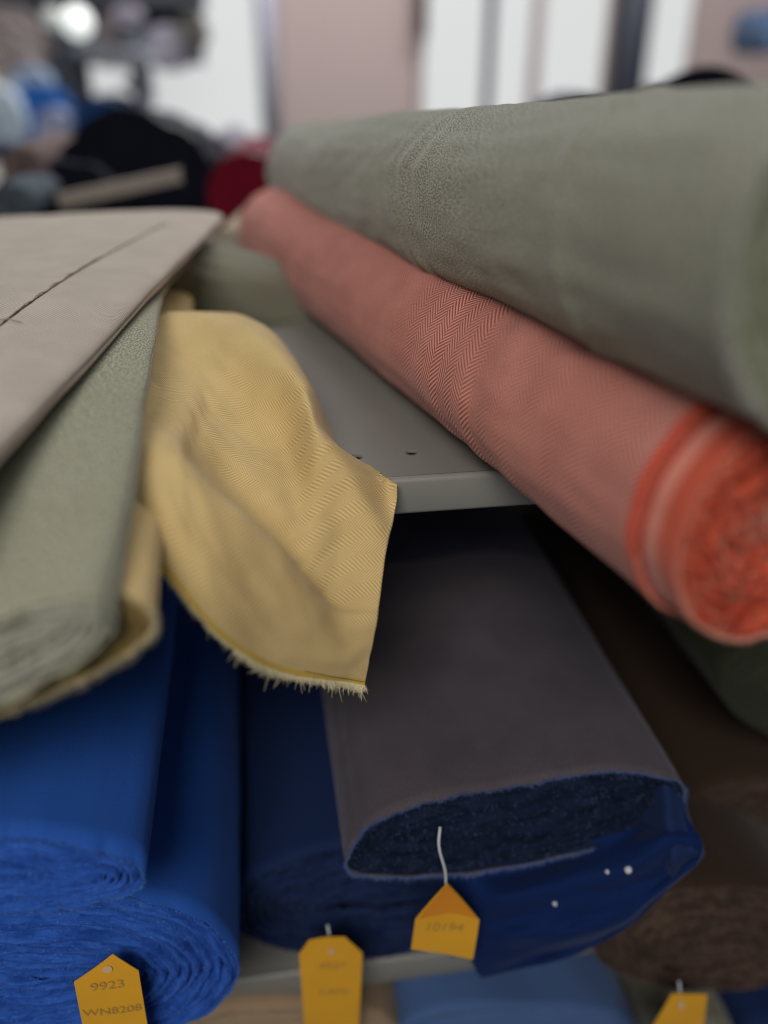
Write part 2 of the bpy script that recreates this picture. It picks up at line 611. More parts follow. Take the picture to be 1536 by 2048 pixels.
yn = Yp(318, 1200, .265); yf = yn+Vector((-.01, .62, 0))
yn.z -= .004
print('yellow near', yn)
yf.z = SH1+.026
ysec = flat_secs(yn, yf, .30, .060, drop=.22, thick_far=.045, mids=[(.3, 0, .010)])
make_roll('fabric_bolt', ysec, m_yel, m_yel_end, 'yellow herringbone bolt with ragged end, lowest of the left hand stack',
          'fabric bolt', 'flat bolts stacked on the left of the upper shelf', n=2.3, irr=.07, layers=9, seed=21, fibre_mat=m_yel_fib,
          fibres=1600, fib_len=.003, rimf=3000, riml=.004, amp=.002, end_noise=.003, nth=260, endname='folded_end')

# sage bolt on the yellow one
m_sage2 = cloth('sage_melange_light', (.15, .155, .10), (.41, .405, .31), 'melange', sheen=.15, mel=1100, contrast=2.8, bump=.6, blotch=.25)
sg = [(D(203, 1218, .285), .040), (D(232, 1040, .322), .032), (D(268, 850, .375), .020), (D(300, 690, .46), .016), (D(318, 590, .56), .014), (D(395, 500, .75), .014)]
secs = []
for i, (p, th) in enumerate(sg):
    q = sg[min(i+1, len(sg)-1)][0]-sg[max(i-1, 0)][0]
    ax = q.normalized(); a = ax.cross(Vector((0, 0, 1))).normalized()
    a = (a+Vector((0, 0, (.42, .34, .2, .1, .1, .1)[i]))).normalized(); b = a.cross(ax).normalized()
    secs.append((p-a*.12, a*.12, b*th/2))
make_roll('fabric_bolt', secs, m_sage2, m_sage_end, 'sage grey melange bolt between the beige bolt and the yellow cloth',
          'fabric bolt', 'flat bolts stacked on the left of the upper shelf', n=2.6, irr=.08, layers=5, seed=31, fibre_mat=m_sage_fib,
          fibres=1500, fib_len=.004, nth=260, amp=.002, end_noise=.003, wob=.003, endname='folded_end', rim_noise=.004)

# beige bolt on top
BE1, BE2 = (.56, .505, .44), (.27, .225, .18)
m_beige = cloth('beige_herringbone', BE1, BE2, 'herringbone', .0095, .0024, slope=1.0, sheen=.12, contrast=.95)
m_beige_end = fuzz_mat('beige_cut_edge', (.30, .27, .22), (.4, .36, .3))
bz = .064
b0 = G(-160, 1090, bz-.006); b1 = G(447, 437, bz)
print('beige', b0, b1)
broot, bbody, bL = make_roll('fabric_bolt', flat_secs(b0, b1, .30, .026, drop=.05, thick_far=.022, mids=[(.5, .003, .004)]), m_beige,
          m_beige_end, 'pale beige herringbone bolt with a stitched thread line, topmost of the left hand stack',
          'fabric bolt', 'flat bolts stacked on the left of the upper shelf', n=2.7, layers=5, seed=41, nth=260, wob=.002,
          both=True, fibres=0, endname='folded_end')
bt = bvh(bbody)

# free end of the beige cloth: a thin second layer left of the thread line
line = [(-40, 682), (0, 655), (60, 610), (130, 562), (200, 520), (270, 482), (335, 447)]
rows = []
for (lx, ly) in line:
    row = []
    for k in range(9):
        px = lx-k*45; py = ly+k*1.0
        h = surf(bt, px, py, .0012+.0002*math.sin(k))
        row.append(tuple(h[0]) if h else (row[-1] if row else tuple(D(px, py, .5))))
    rows.append(row)
# thread
tp = []
for q in spline(np.array(line, float), 90):
    h = surf(bt, q[0], q[1], .0009)
    if h: tp.append(h[0])
m_thread = plain('brown_thread', (.09, .065, .04), .8, nsc=900, namt=.5)
m_thread2 = plain('ecru_thread', (.35, .29, .21), .8)
tube('stitched_thread', [p+Vector((0, 0, .0003*math.sin(i*1.9))) for i, p in enumerate(tp)], .0006, m_thread, broot)
tube('loose_thread', [p+Vector((.0006*math.sin(i*.9), 0, .0010+.0004*math.cos(i*1.1))) for i, p in enumerate(tp[:60])], .00035, m_thread2, broot)
wf = []
for q in spline(np.array([(-10, 652), (12, 645), (30, 648), (44, 652)], float), 16):
    h = surf(bt, q[0], q[1], .002)
    if h: wf.append(h[0])
if len(wf) > 3: tube('thread_end', wf, .0003, m_thread2, broot)

# ---- yellow flap hanging over the shelf edge
TC = [  # rows s (left -> right), columns t (frayed edge -> back): px, py, depth
 [(205, 1040, .345), (190, 950, .362), (200, 880, .385), (208, 840, .415), (222, 795, .450), (252, 720, .485), (290, 640, .550), (330, 625, .56), (330, 640, .60)],
 [(325, 1145, .355), (332, 1015, .355), (336, 900, .378), (346, 855, .418), (362, 805, .452), (388, 740, .498), (425, 640, .540), (450, 625, .60), (450, 650, .64)],
 [(395, 1228, .362), (388, 1080, .356), (382, 940, .372), (390, 915, .416), (408, 862, .448), (437, 780, .490), (480, 655, .525), (510, 645, .59), (510, 680, .63)],
 [(455, 1288, .376), (445, 1145, .363), (438, 993, .372), (444, 980, .424), (464, 912, .447), (497, 828, .485), (535, 690, .505), (565, 690, .57), (560, 720, .60)],
 [(555, 1343, .408), (545, 1215, .389), (528, 1075, .384), (531, 1068, .426), (545, 988, .438), (572, 898, .470), (600, 765, .472), (625, 780, .53), (620, 810, .56)],
 [(650, 1360, .430), (633, 1275, .412), (608, 1168, .402), (609, 1155, .424), (612, 1085, .431), (626, 985, .437), (640, 862, .444), (668, 885, .492), (690, 915, .49)],
 [(700, 1367, .442), (695, 1310, .429), (676, 1232, .422), (674, 1205, .429), (676, 1145, .435), (688, 1060, .440), (705, 955, .438), (735, 935, .464), (752, 944, .472)],
 [(728, 1371, .447), (742, 1310, .440), (753, 1245, .434), (758, 1210, .437), (763, 1165, .439), (769, 1120, .443), (776, 1080, .445), (790, 1020, .452), (792, 968, .455)],
]
ctrl = np.array([[list(D(*c)) for c in row] for row in TC])
tmp = spline(ctrl, 170)                       # along s
tmp = spline(np.swapaxes(tmp, 0, 1), 170)     # along t -> [t, s]
FL = tmp
nt_, ns_ = FL.shape[:2]
du = np.linalg.norm(np.diff(FL, axis=1), axis=2)      # along s
dv = np.linalg.norm(np.diff(FL, axis=0), axis=2)
U = np.concatenate([np.zeros((nt_, 1)), np.cumsum(du, axis=1)], axis=1)
U = np.repeat(U[75:76], nt_, axis=0)
dv = dv.copy()
for _ in range(60): dv[:, 1:-1] = (dv[:, :-2]+dv[:, 2:])*.5
V = np.concatenate([np.zeros((1, ns_)), np.cumsum(dv, axis=0)], axis=0)
uvf = np.stack([U, V], axis=2)
gs = np.gradient(FL, axis=1); gt = np.gradient(FL, axis=0)
nrm = np.cross(gs, gt); nrm /= np.linalg.norm(nrm, axis=2, keepdims=True)+1e-9
for i in range(nt_):
    for j in range(ns_):
        a, b = U[i, j], V[i, j]
        d = .0016*nz(a*22, b*45, 5.3) + .0007*nz(a*60, b*110, 1.3)
        FL[i, j] += nrm[i, j]*d*min(1, .3+j/40)
for i in range(nt_):
    for j in range(ns_):
        p = Vector(FL[i, j].tolist())
        for _ in range(60):
            if p.z < SH1+.0022 and p.y > EDGE_Y-.0035: p = CP+(p-CP)*.996
            else: break
        FL[i, j] = p
froot = thing('draped_cloth', Vector(FL[0, -1].tolist()),
              'loose yellow herringbone cloth draped over the steel shelf edge with a white frayed hem', 'cloth')
fl = link_mesh('cloth_flap', grid_mesh(FL, uvf), m_yel_flap, froot)
so = fl.modifiers.new('t', 'SOLIDIFY'); so.thickness = .0007; so.offset = 0
pts = []
for _ in range(5200):
    j = random.random()**.75*(ns_-1.01); j0 = int(j); f = j-j0
    p = Vector((FL[0, j0]*(1-f)+FL[0, j0+1]*f).tolist())
    down = Vector((FL[0, j0]-FL[4, j0]).tolist()).normalized()
    al_ = Vector((FL[0, min(j0+1, ns_-1)]-FL[0, j0-1 if j0 else 0]).tolist()).normalized()
    cl = .55+.45*nz(j*.35, 1, 2)+.5*max(0, nz(j*1.1, 4, 2))
    nn = Vector(nrm[0, j0].tolist())
    dr = (down+al_*random.gauss(0, .4)+nn*random.gauss(0, .25)).normalized()
    pts.append((p-down*.001, dr, (2.0 if random.random() < .03 else 1)*max(.0014, .0072*cl*random.uniform(.5, 1.2))*(.45 if j < ns_*.45 else 1)))
tag(strands('frayed_threads', pts, m_yel_fib, froot, .00016, .35), kind='stuff')
# stitched line just above the fray
m_st = plain('dark_stitch', (.13, .085, .015), .8)
sp = [Vector((FL[3, j]+nrm[3, j]*.0006).tolist()) for j in range(110, ns_)]
sp2 = [Vector((FL[3, j]-nrm[3, j]*.0006).tolist()) for j in range(110, ns_)]
tube('hem_stitch', sp if (CP-sp[0]).dot(Vector(nrm[3, 90].tolist())) > 0 else sp2, .00018, m_st, froot, 5)

# sage and cream bolts behind the yellow cloth
m_olive = cloth('olive_grey_wool', (.135, .135, .095), (.22, .22, .165), 'plain', sheen=.2)
q0, q1 = D(640, 628, .80), D(280, 560, .72)
make_roll('fabric_bolt', round_secs(q0, q1, .036, .050, squash=.8, mids=[(.45, (.004, Vector((0, 0, .004))))]), m_olive, m_sage_end,
          'dull olive grey bolt half hidden between the yellow cloth and coral roll', 'fabric bolt', None, seed=51, layers=6,
          wob=.004, fibres=0, nl=60, nth=100)
m_cream = cloth('cream_wool', (.42, .36, .26), (.3, .25, .17), 'plain', sheen=.1)
make_roll('fabric_roll', round_secs(D(455, 492, .93), D(520, 430, 1.10), .019, .019, squash=.9), m_cream, m_beige_end,
          'small cream cloth roll peeping out behind the olive bolt', 'fabric roll', None, seed=52, layers=4, fibres=0, nl=40, nth=60)

# ================================================================== rear shelf
m_wine = cloth('wine_red_wool', (.07, .002, .012), (.16, .006, .02), 'plain', sheen=.1)
m_wine_end = fuzz_mat('wine_cut_edge', (.11, .003, .012), (.14, .006, .02))
make_roll('fabric_roll', round_secs(D(500, 395, 1.14), D(520, 330, 1.8), .056, .056), m_wine, m_wine_end,
          'dark wine red roll behind the far end of the coral roll', 'fabric roll', None, seed=61, layers=6, fibres=0, nl=50, nth=90)
m_black = cloth('black_navy_wool', (.0035, .005, .012), (.007, .009, .018), 'plain', sheen=.04)
m_black_end = fuzz_mat('black_cut_edge', (.004, .005, .010), (.008, .009, .018), sheen=.05)
for (x, y, d, r, x2, y2, d2, sq, lab) in (
        (275, 372, 1.22, .112, 340, 330, 1.75, .85, 'broad black cloth roll under the tan strip behind the beige bolt'),
        (395, 395, 1.30, .075, 420, 340, 1.8, .85, 'black cloth roll beside the dark wine red roll'),
        (120, 420, 1.14, .085, 200, 360, 1.7, .75, 'low black cloth roll at the foot of the crowded rack')):
    make_roll('fabric_roll', round_secs(D(x, y, d), D(x2, y2, d2), r, r, sq), m_black, m_black_end, lab, 'fabric roll',
              'black rolls on the rear shelf', irr=.16, seed=x*.01, layers=6, fibres=0, nl=40, nth=90)
m_greyc = cloth('grey_lilac_wool', (.11, .11, .14), (.16, .16, .2), 'plain')
make_roll('fabric_roll', round_secs(D(432, 318, 1.42), D(470, 285, 1.9), .034, .034), m_greyc, m_greyc,
          'small grey lilac roll on top of the black rolls below the bright window', 'fabric roll', None, seed=71, layers=4, fibres=0, nl=30, nth=60)
# tan strip (bolt board)
m_tan = plain('tan_card', (.27, .235, .205), .8, nsc=30)
t0_, t1_ = D(118, 402, 1.07), D(362, 350, 1.07)
bs = thing('cardboard_strip', (t0_+t1_)/2, 'narrow tan cardboard strip lying against the broad black roll', 'cardboard strip')
dirv = (t1_-t0_).normalized(); upv = Vector((0, -.2, 1)).normalized(); nv = dirv.cross(upv).normalized()
bm = bmesh.new(); bmesh.ops.create_cube(bm, size=1)
ln = (t1_-t0_).length
for v in bm.verts:
    v.co = (t0_+t1_)/2 + dirv*v.co.x*ln + upv*v.co.z*.017 + nv*v.co.y*.004
bmesh.ops.bevel(bm, geom=bm.edges[:], offset=.001, segments=2, affect='EDGES')
me = bpy.data.meshes.new('b'); bm.to_mesh(me); bm.free()
link_mesh('strip_board', me, m_tan, bs, False)
# dark navy rolls behind the sage roll, right
m_navyd = cloth('midnight_wool', (.006, .011, .028), (.012, .018, .04), 'plain', sheen=.06)
make_roll('fabric_roll', round_secs(D(1395, 262, 1.25), D(1370, 235, 1.9), .085, .085), m_navyd, m_black_end,
          'midnight blue roll rising just above the sage roll at right', 'fabric roll', None, seed=81, layers=6, fibres=0, nl=40, nth=90)
make_roll('fabric_roll', round_secs(D(1150, 300, 1.30), D(1120, 262, 1.9), .078, .078), m_navyd, m_black_end,
          'midnight blue roll peeping over the sage roll below the dark window post', 'fabric roll', None, seed=83, layers=6, fibres=0, nl=40, nth=90)

# ================================================================== lower shelf
def px_secs(cx, cy, hw, hh, tilt, yn, L, dx=0.0, dz=0.0, grow=1.0, mids=()):
    """section drawn on the plane Y = yn, half sizes in pixels, extruded L into depth"""
    c = Yp(cx, cy, yn)
    ex = Yp(cx+hw, cy+hw*math.tan(tilt), yn)-c
    ey = Yp(cx, cy-hh, yn)-c
    out = []
    for f, mz in [(0, 0)]+list(mids)+[(1, 0)]:
        k = 1+(grow-1)*f
        out.append((c+Vector((dx*f, L*f, dz*f+mz)), ex*k, ey*k))
    return out


BL1, BL2 = (.014, .072, .34), (.022, .10, .42)
m_blue = cloth('royal_blue_wool', BL1, BL2, 'plain', sheen=.10, sheen_tint=(.4, .6, 1))
m_blue_end = fuzz_mat('royal_blue_cut_edge', (.012, .052, .27), (.03, .11, .46), (.09, .20, .56))
m_blue_fib = plain('royal_blue_threads', (.07, .19, .55), .9)
s1 = px_secs(40, 1945, 440, 175, 0, .335, .72, dz=.0)
make_roll('fabric_roll', s1, m_blue, m_blue_end, 'thick royal blue roll with fuzzy coiled end, under the flatter blue bolt', 'fabric roll',
          'royal blue cloth on the lower shelf', n=2.1, layers=9, seed=91, fibre_mat=m_blue_fib, fibres=1800, fib_len=.0025, rimf=1200, nth=260, amp=.0042, end_noise=.0018, nl=60, rim_noise=.002, irr=.05)
s2 = px_secs(-60, 1748, 338, 76, .02, .298, .74)
make_roll('fabric_bolt', s2, m_blue, m_blue_end, 'flat royal blue bolt with layered frayed end, lying on the thick blue roll', 'fabric bolt',
          'royal blue cloth on the lower shelf', n=2.2, layers=5, seed=95, fibre_mat=m_blue_fib, fibres=1200, fib_len=.002, rimf=1200, nth=240, amp=.004, end_noise=.0018, nl=60, rim_noise=.0025, irr=.08, endname='folded_end')

NV1, NV2 = (.006, .017, .065), (.010, .026, .09)
m_navy = cloth('navy_wool', NV1, NV2, 'plain', sheen=.08, sheen_tint=(.5, .6, 1))
m_navy_end = fuzz_mat('navy_cut_edge', (.004, .010, .035), (.012, .025, .085), (.06, .09, .2), sheen=.2)
m_navy_fib = plain('navy_threads', (.06, .10, .24), .9)
m_navy_fib2 = plain('light_navy_threads', (.10, .16, .36), .9)
s3 = px_secs(840, 1800, 352, 118, -.05, .415, .66)
nroot, nbody, nL = make_roll('fabric_bolt', s3, m_navy, m_navy_end, 'navy blue bolt with dark fuzzy end, under the charcoal bolt', 'fabric bolt',
          'dark bolts stacked on the lower shelf', n=2.3, layers=7, irr=.08, seed=101, fibre_mat=m_navy_fib, fibres=1200, fib_len=.003, nth=240, nl=60, amp=.004, end_noise=.002, endname='folded_end')
m_char = cloth('charcoal_wool', (.040, .034, .042), (.125, .110, .125), 'plain', bands=[(.27, 3, (.010, .015, .050))], sheen=.16, blotch=.6, sheen_tint=(.8, .8, 1))
m_char_end = fuzz_mat('charcoal_cut_edge', (.003, .006, .016), (.010, .018, .045), (.05, .08, .17), sheen=.05)
s4 = px_secs(1028, 1652, 335, 84, -.165, .365, .70)
make_roll('fabric_bolt', s4, m_char, m_char_end, 'flat charcoal bolt with blue fuzzy rim and a yellow tag hanging from its end', 'fabric bolt',
          'dark bolts stacked on the lower shelf', n=2.4, irr=.11, layers=6, seed=111, fibre_mat=m_navy_fib2, fibres=1000, fib_len=.0024, rimf=3500, riml=.003, nth=300, amp=.0040, end_noise=.0022, nl=90, rim_noise=.0022, endname='folded_end',
          end_depth=lambda k, t: -.006*min(1, k*5)+.005*math.sin(k*13+2*math.sin(t))*min(1, k*4))

# loose navy flap hanging in front under the charcoal bolt
NF = [
 [(900, 1735, .575), (1010, 1720, .570), (1130, 1692, .562), (1250, 1660, .552), (1330, 1635, .545), (1368, 1630, .54)],
 [(905, 1800, .572), (1020, 1795, .560), (1140, 1770, .548), (1260, 1735, .538), (1350, 1690, .53), (1405, 1690, .525)],
 [(925, 1860, .585), (1030, 1855, .560), (1150, 1830, .550), (1260, 1795, .545), (1340, 1755, .54), (1385, 1735, .535)],
 [(945, 1925, .59), (1035, 1905, .575), (1140, 1880, .562), (1235, 1850, .558), (1290, 1815, .555), (1345, 1770, .55)],
 [(962, 1955, .60), (1045, 1936, .59), (1130, 1915, .58), (1210, 1880, .575), (1265, 1845, .57), (1310, 1800, .565)],
]
ctrl = np.array([[list(D(*c)) for c in row] for row in NF])
g_ = spline(np.swapaxes(spline(ctrl, 70), 0, 1), 110)
uvn = np.stack(np.meshgrid(np.linspace(0, .1, 70), np.linspace(0, .16, 110)), axis=2)
for i in range(g_.shape[0]):
    for j in range(g_.shape[1]):
        g_[i, j] += np.array(ray(1150, 1820))*(.008*nz(i*.045, j*.09, 2)+.004*math.sin(j*.22+i*.03)*min(1, i/30))
m_navyflap = cloth('navy_flap_wool', (.004, .013, .062), (.009, .024, .10), 'plain', spec=.04, sheen=.08, sheen_tint=(.5, .6, 1))
nf = link_mesh('loose_flap', grid_mesh(g_, uvn), m_navyflap, nroot)
so = nf.modifiers.new('t', 'SOLIDIFY'); so.thickness = .0012; so.offset = 0
tag(nf, label='brighter blue loose end of cloth')
NC = [
 [(1262, 1600, .560), (1318, 1572, .548), (1352, 1565, .545), (1368, 1590, .560)],
 [(1285, 1655, .556), (1325, 1640, .540), (1362, 1625, .535), (1384, 1650, .552)],
 [(1318, 1722, .546), (1345, 1715, .530), (1382, 1690, .527), (1408, 1700, .545)],
 [(1335, 1765, .545), (1352, 1758, .540), (1378, 1742, .535), (1398, 1722, .550)],
]
g2 = spline(np.swapaxes(spline(np.array([[list(D(*c)) for c in row] for row in NC]), 40), 0, 1), 40)
for i in range(40):
    for j in range(40):
        g2[i, j] += np.array(ray(1330, 1650))*(.004*math.sin(i*.28+j*.05)+.002*nz(i*.12, j*.12, 7))
u2 = np.stack(np.meshgrid(np.linspace(0, .04, 40), np.linspace(0, .06, 40)), axis=2)
cf = link_mesh('curled_corner', grid_mesh(g2, u2), m_navy, nroot)
so = cf.modifiers.new('t', 'SOLIDIFY'); so.thickness = .0012; so.offset = 0
# white lint specks
m_lint = plain('white_lint', (.55, .58, .62), .9)
nt_tree = bvh(nf)
for (lx, ly, r) in ((1256, 1737, .0030), (1215, 1744, .0018), (1110, 1805, .0020)):
    h = surf(nt_tree, lx, ly, .001)
    if h:
        bm = bmesh.new(); bmesh.ops.create_icosphere(bm, subdivisions=2, radius=r*.8)
        for v in bm.verts: v.co = h[0] + v.co*(1+.4*noise.noise(v.co*900))
        me = bpy.data.meshes.new('lint'); bm.to_mesh(me); bm.free()
        link_mesh('lint_speck', me, m_lint, nroot)

BR1, BR2 = (.026, .015, .010), (.042, .025, .016)
m_brown = cloth('brown_wool', BR1, BR2, 'plain', sheen=.12)
m_brown_end = fuzz_mat('brown_cut_edge', (.022, .014, .011), (.085, .055, .042), (.20, .15, .13))
m_brown_fib = plain('brown_threads', (.17, .12, .10), .9)
s5 = px_secs(1440, 1880, 235, 108, -.02, .385, .70)
make_roll('fabric_bolt', s5, m_brown, m_brown_end, 'dark brown bolt with speckled coiled end at the lower right', 'fabric bolt',
          'brown bolts on the lower shelf', n=2.1, layers=7, irr=.06, rimf=1500, seed=121, fibre_mat=m_brown_fib, fibres=1400, fib_len=.0028, nth=220, nl=60, amp=.0042, end_noise=.002)
s6 = px_secs(1560, 1700, 200, 150, -.05, .47, .62)
make_roll('fabric_bolt', s6, m_brown, m_brown_end, 'brown bolt lying above and behind the speckled brown bolt end', 'fabric bolt',
          'brown bolts on the lower shelf', n=2.4, layers=7, seed=123, fibres=0, nth=160, nl=50)
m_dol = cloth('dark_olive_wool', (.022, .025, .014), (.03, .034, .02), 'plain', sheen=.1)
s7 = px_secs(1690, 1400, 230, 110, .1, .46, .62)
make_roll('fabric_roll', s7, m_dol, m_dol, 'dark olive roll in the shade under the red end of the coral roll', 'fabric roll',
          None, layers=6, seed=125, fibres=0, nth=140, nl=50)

# ================================================================== lowest shelf
def low(cx, hw, mat, emat, lab, seed, cy=2120, hh=100, yn=.40, tilt=0, cat='fabric bolt'):
    make_roll('fabric_bolt', px_secs(cx, cy, hw, hh, tilt, yn, .6), mat, emat, lab, cat, 'bolts on the lowest shelf', n=3.0,
              layers=5, seed=seed, fibres=0, nth=160, nl=60, wob=.004)


m_tanw = cloth('tan_wool', (.33, .24, .15), (.27, .19, .12), 'plain', sheen=.1)
m_pblue = cloth('pale_blue_wool', (.055, .11, .26), (.075, .14, .31), 'plain', sheen=.1)
low(590, 215, m_tanw, m_tanw, 'tan cloth bolt below the lower shelf lip behind the hanging tags', 131)
low(1050, 235, m_pblue, m_pblue, 'pale denim blue bolt below the navy flap on the lowest shelf', 133)
low(1400, 85, m_olive, m_olive, 'grey green bolt beside the pale blue bolt at the bottom edge', 135, cy=2150)
low(1590, 105, m_navy, m_navy, 'navy bolt at the bottom right corner beside the grey green bolt', 137, cy=2140)

# ================================================================== price tags
m_tag = plain('yellow_tag_card', (.72, .36, .020), .55, .3, nsc=60, namt=.08)
m_tag2 = plain('orange_tag_card', (.66, .24, .015), .55, .3)
m_ink = plain('grey_ink', (.42, .25, .06), .8)
m_string = plain('white_string', (.55, .58, .62), .7)
m_hole = plain('white_eyelet', (.62, .42, .25), .6)


def price_tag(outline, y, label, lines, string=None, fold=None, eyelet=None, tilt=0.0, ysl=0.0):
    """outline in picture positions on the plane Y=y: gives real size and place"""
    pts = [Yp(a, b, y+ysl*(b-outline[0][1])) for a, b in outline]
    c = sum(pts, Vector((0, 0, 0)))/len(pts)
    root = thing('price_tag', c, label, 'price tag', 'yellow paper tags hanging from the cloth')
    hw = max((p-c).length for p in pts)
    K = random.uniform(.0022, .0036)*random.choice((-1, 1)); ph_ = random.uniform(-.5, .5)

    def bend(me):
        for v in me.vertices:
            q = Vector(v.co)-c
            a_ = q.dot(rxx)/hw; b2 = q.z/hw
            v.co = Vector(v.co)+n*(K*(a_+ph_*b2)**2+K*.7*b2*b2*b2)
        me.update()
        return me
    rxx = (Yp(outline[0][0]+30, outline[0][1]+30*math.tan(tilt), y)-Yp(outline[0][0], outline[0][1], y)).normalized()
    bm = bmesh.new()
    n = (pts[1]-pts[0]).cross(pts[2]-pts[0]).normalized()
    if n.dot(CP-c) < 0: n = -n
    f = [bm.verts.new(p+n*.0003) for p in pts]; b = [bm.verts.new(p-n*.0003) for p in pts]
    bm.faces.new(f); bm.faces.new(b[::-1])
    for i in range(len(pts)):
        j = (i+1) % len(pts)
        bm.faces.new((f[i], b[i], b[j], f[j]))
    bmesh.ops.recalc_face_normals(bm, faces=bm.faces[:])
    bmesh.ops.triangulate(bm, faces=bm.faces[:])
    bmesh.ops.subdivide_edges(bm, edges=[e for e in bm.edges if e.calc_length() > .002], cuts=7, use_grid_fill=True)
    me = bpy.data.meshes.new('t'); bm.to_mesh(me); bm.free(); bend(me)
    link_mesh('tag_card', me, m_tag, root, False)
    if fold:
        fp = [Yp(a, b_, y)+n*.0009 for a, b_ in fold]
        me = bpy.data.meshes.new('f'); me.from_pydata([tuple(p) for p in fp], [], [tuple(range(len(fp)))]); me.update()
        bm = bmesh.new(); bm.from_mesh(me); bmesh.ops.triangulate(bm, faces=bm.faces[:]); bmesh.ops.subdivide_edges(bm, edges=bm.edges[:], cuts=7, use_grid_fill=True); bm.to_mesh(me); bm.free(); bend(me)
        o = link_mesh('folded_corner', me, m_tag2, root, False)
        o.modifiers.new('s', 'SOLIDIFY').thickness = .0004
    if eyelet:
        p = Yp(eyelet[0], eyelet[1], y+ysl*(eyelet[1]-outline[0][1]))+n*.0012
        bm = bmesh.new(); bmesh.ops.create_circle(bm, cap_ends=True, segments=20, radius=.0026)
        me = bpy.data.meshes.new('e'); bm.to_mesh(me); bm.free()
        me.transform(n.to_track_quat('Z', 'Y').to_matrix().to_4x4()); me.transform(__import__('mathutils').Matrix.Translation(p)); bend(me)
        o = link_mesh('eyelet', me, m_hole, root, False)
        o.modifiers.new('s', 'SOLIDIFY').thickness = .0004
    for (txt, tx, ty, size) in lines:
        cu = bpy.data.curves.new('printed_number', 'FONT'); cu.body = txt; cu.size = size; cu.align_x = 'CENTER'; cu.align_y = 'CENTER'
        cu.extrude = .00005
        tmpo = bpy.data.objects.new('x', cu); COL.objects.link(tmpo)
        dg = bpy.context.evaluated_depsgraph_get()
        me = bpy.data.meshes.new_from_object(tmpo.evaluated_get(dg)); bpy.data.objects.remove(tmpo)
        rx = (Yp(tx+30, ty+30*math.tan(tilt), y)-Yp(tx, ty, y)).normalized()
        uy = n.cross(rx).normalized()
        from mathutils import Matrix
        mt = Matrix((rx, uy, n)).transposed().to_4x4(); mt.translation = Yp(tx, ty, y+ysl*(ty-outline[0][1]))+n*.0008
        me.transform(mt); me.materials.clear(); bend(me)
        link_mesh('printed_number', me, m_ink, root, False)
    if string:
        P_ = [Yp(a, b_, y+dy) for a, b_, dy in string]
        P_ = [Vector(p.tolist()) for p in spline(np.array([list(p) for p in P_]), 14)]
        tube('string_loop', P_, .0009, m_string, root, 8)
    return root


price_tag([(893, 1760), (958, 1838), (945, 1916), (822, 1898), (830, 1836)], .345,
          'yellow house shaped tag hanging on a white string from the charcoal bolt', [('10194', 888, 1853, .0105)],
          string=[(880, 1655, .004), (878, 1695, 0), (890, 1740, 0), (892, 1772, .001)],
          fold=[(893, 1762), (951, 1832), (900, 1822), (838, 1832)], eyelet=(894, 1788), tilt=.03)
price_tag([(650, 1874), (690, 1873), (725, 1905), (716, 2090), (612, 2090), (598, 1908), (618, 1880)], .375,
          'yellow tag with cut off corners hanging in front of the tan bolt', [('4527', 664, 1930, .0095), ('LAMI', 668, 1982, .0095)], eyelet=(662, 1900),
          string=[(655, 1850, .01), (660, 1880, .004), (662, 1902, 0)])
price_tag([(225, 1914), (277, 1945), (302, 2090), (172, 2090), (148, 1965)], .316,
          'tilted yellow tag hanging before the thick royal blue roll end', [('9923', 215, 1970, .0095), ('WN8208', 225, 2020, .0085)], eyelet=(215, 1938), tilt=-.12)
price_tag([(1345, 1991), (1415, 1990), (1400, 2110), (1270, 2110)], .345,
          'slanted yellow tag cut by the picture bottom, under the brown bolt end', [], eyelet=(1362, 2012),
          string=[(1358, 1962, .01), (1360, 1985, .004), (1362, 2008, 0)])

# ================================================================== background: wall, windows, far rack
m_wall = plain('pink_plaster', (.30, .245, .235), .9, nsc=3, namt=.05)
m_glow = plain('window_daylight', (.05, .05, .05), .5, emit=(.98, 1.0, 1.0), es=.66)
m_frame = plain('dark_window_frame', (.030, .036, .050), .5)
m_lframe = plain('pale_window_frame', (.33, .30, .30), .6)


def wall_pt(px, py):
    """wall plane leaning back to the right"""
    n = Vector((math.sin(math.radians(14)), -math.cos(math.radians(14)), 0))
    o = Vector((0, 3.6, 0))
    r = ray(px, py)
    return CP + r*((o-CP).dot(n)/r.dot(n)), n


def wall_box(px0, px1, py0, py1, t0, t1):
    """box on the wall between picture columns (measured at y=100); t0/t1 distance off the wall plane towards the room"""
    a, n = wall_pt(px0, 100); b, _ = wall_pt(px1, 100)
    mid = (px0+px1)/2
    zt = wall_pt(mid, py0)[0].z; zb = wall_pt(mid, py1)[0].z
    vs = []
    for z in (zb, zt):
        for p in (a, b):
            for t in (t0, t1):
                q = p+n*t; vs.append((q.x, q.y, z))
    fs = [(0, 1, 3, 2), (4, 6, 7, 5), (0, 4, 5, 1), (2, 3, 7, 6), (0, 2, 6, 4), (1, 5, 7, 3)]
    me = bpy.data.meshes.new('wb'); me.from_pydata(vs, [], fs); me.update()
    bm = bmesh.new(); bm.from_mesh(me); bmesh.ops.recalc_face_normals(bm, faces=bm.faces[:]); bm.to_mesh(me); bm.free()
    return me


w = link_mesh('wall', wall_box(-900, 2300, -700, 560, -.15, -.05), m_wall, None, False)
tag(w, 'pale pinkish plaster wall behind the shop shelves', kind='structure')


def window(label, panes, frame, fm):
    a, n = wall_pt((frame[0]+frame[1])/2, frame[3])
    root = thing('window', a, label, 'window', 'bright windows in the far wall')
    link_mesh('window_frame', wall_box(frame[0], frame[1], frame[2], frame[3], -.048, -.01), fm, root, False)
    for (x0, x1, y0, y1) in panes:
        link_mesh('window_pane', wall_box(x0, x1, y0, y1, -.008, -.003), m_glow, root, False)
    return root


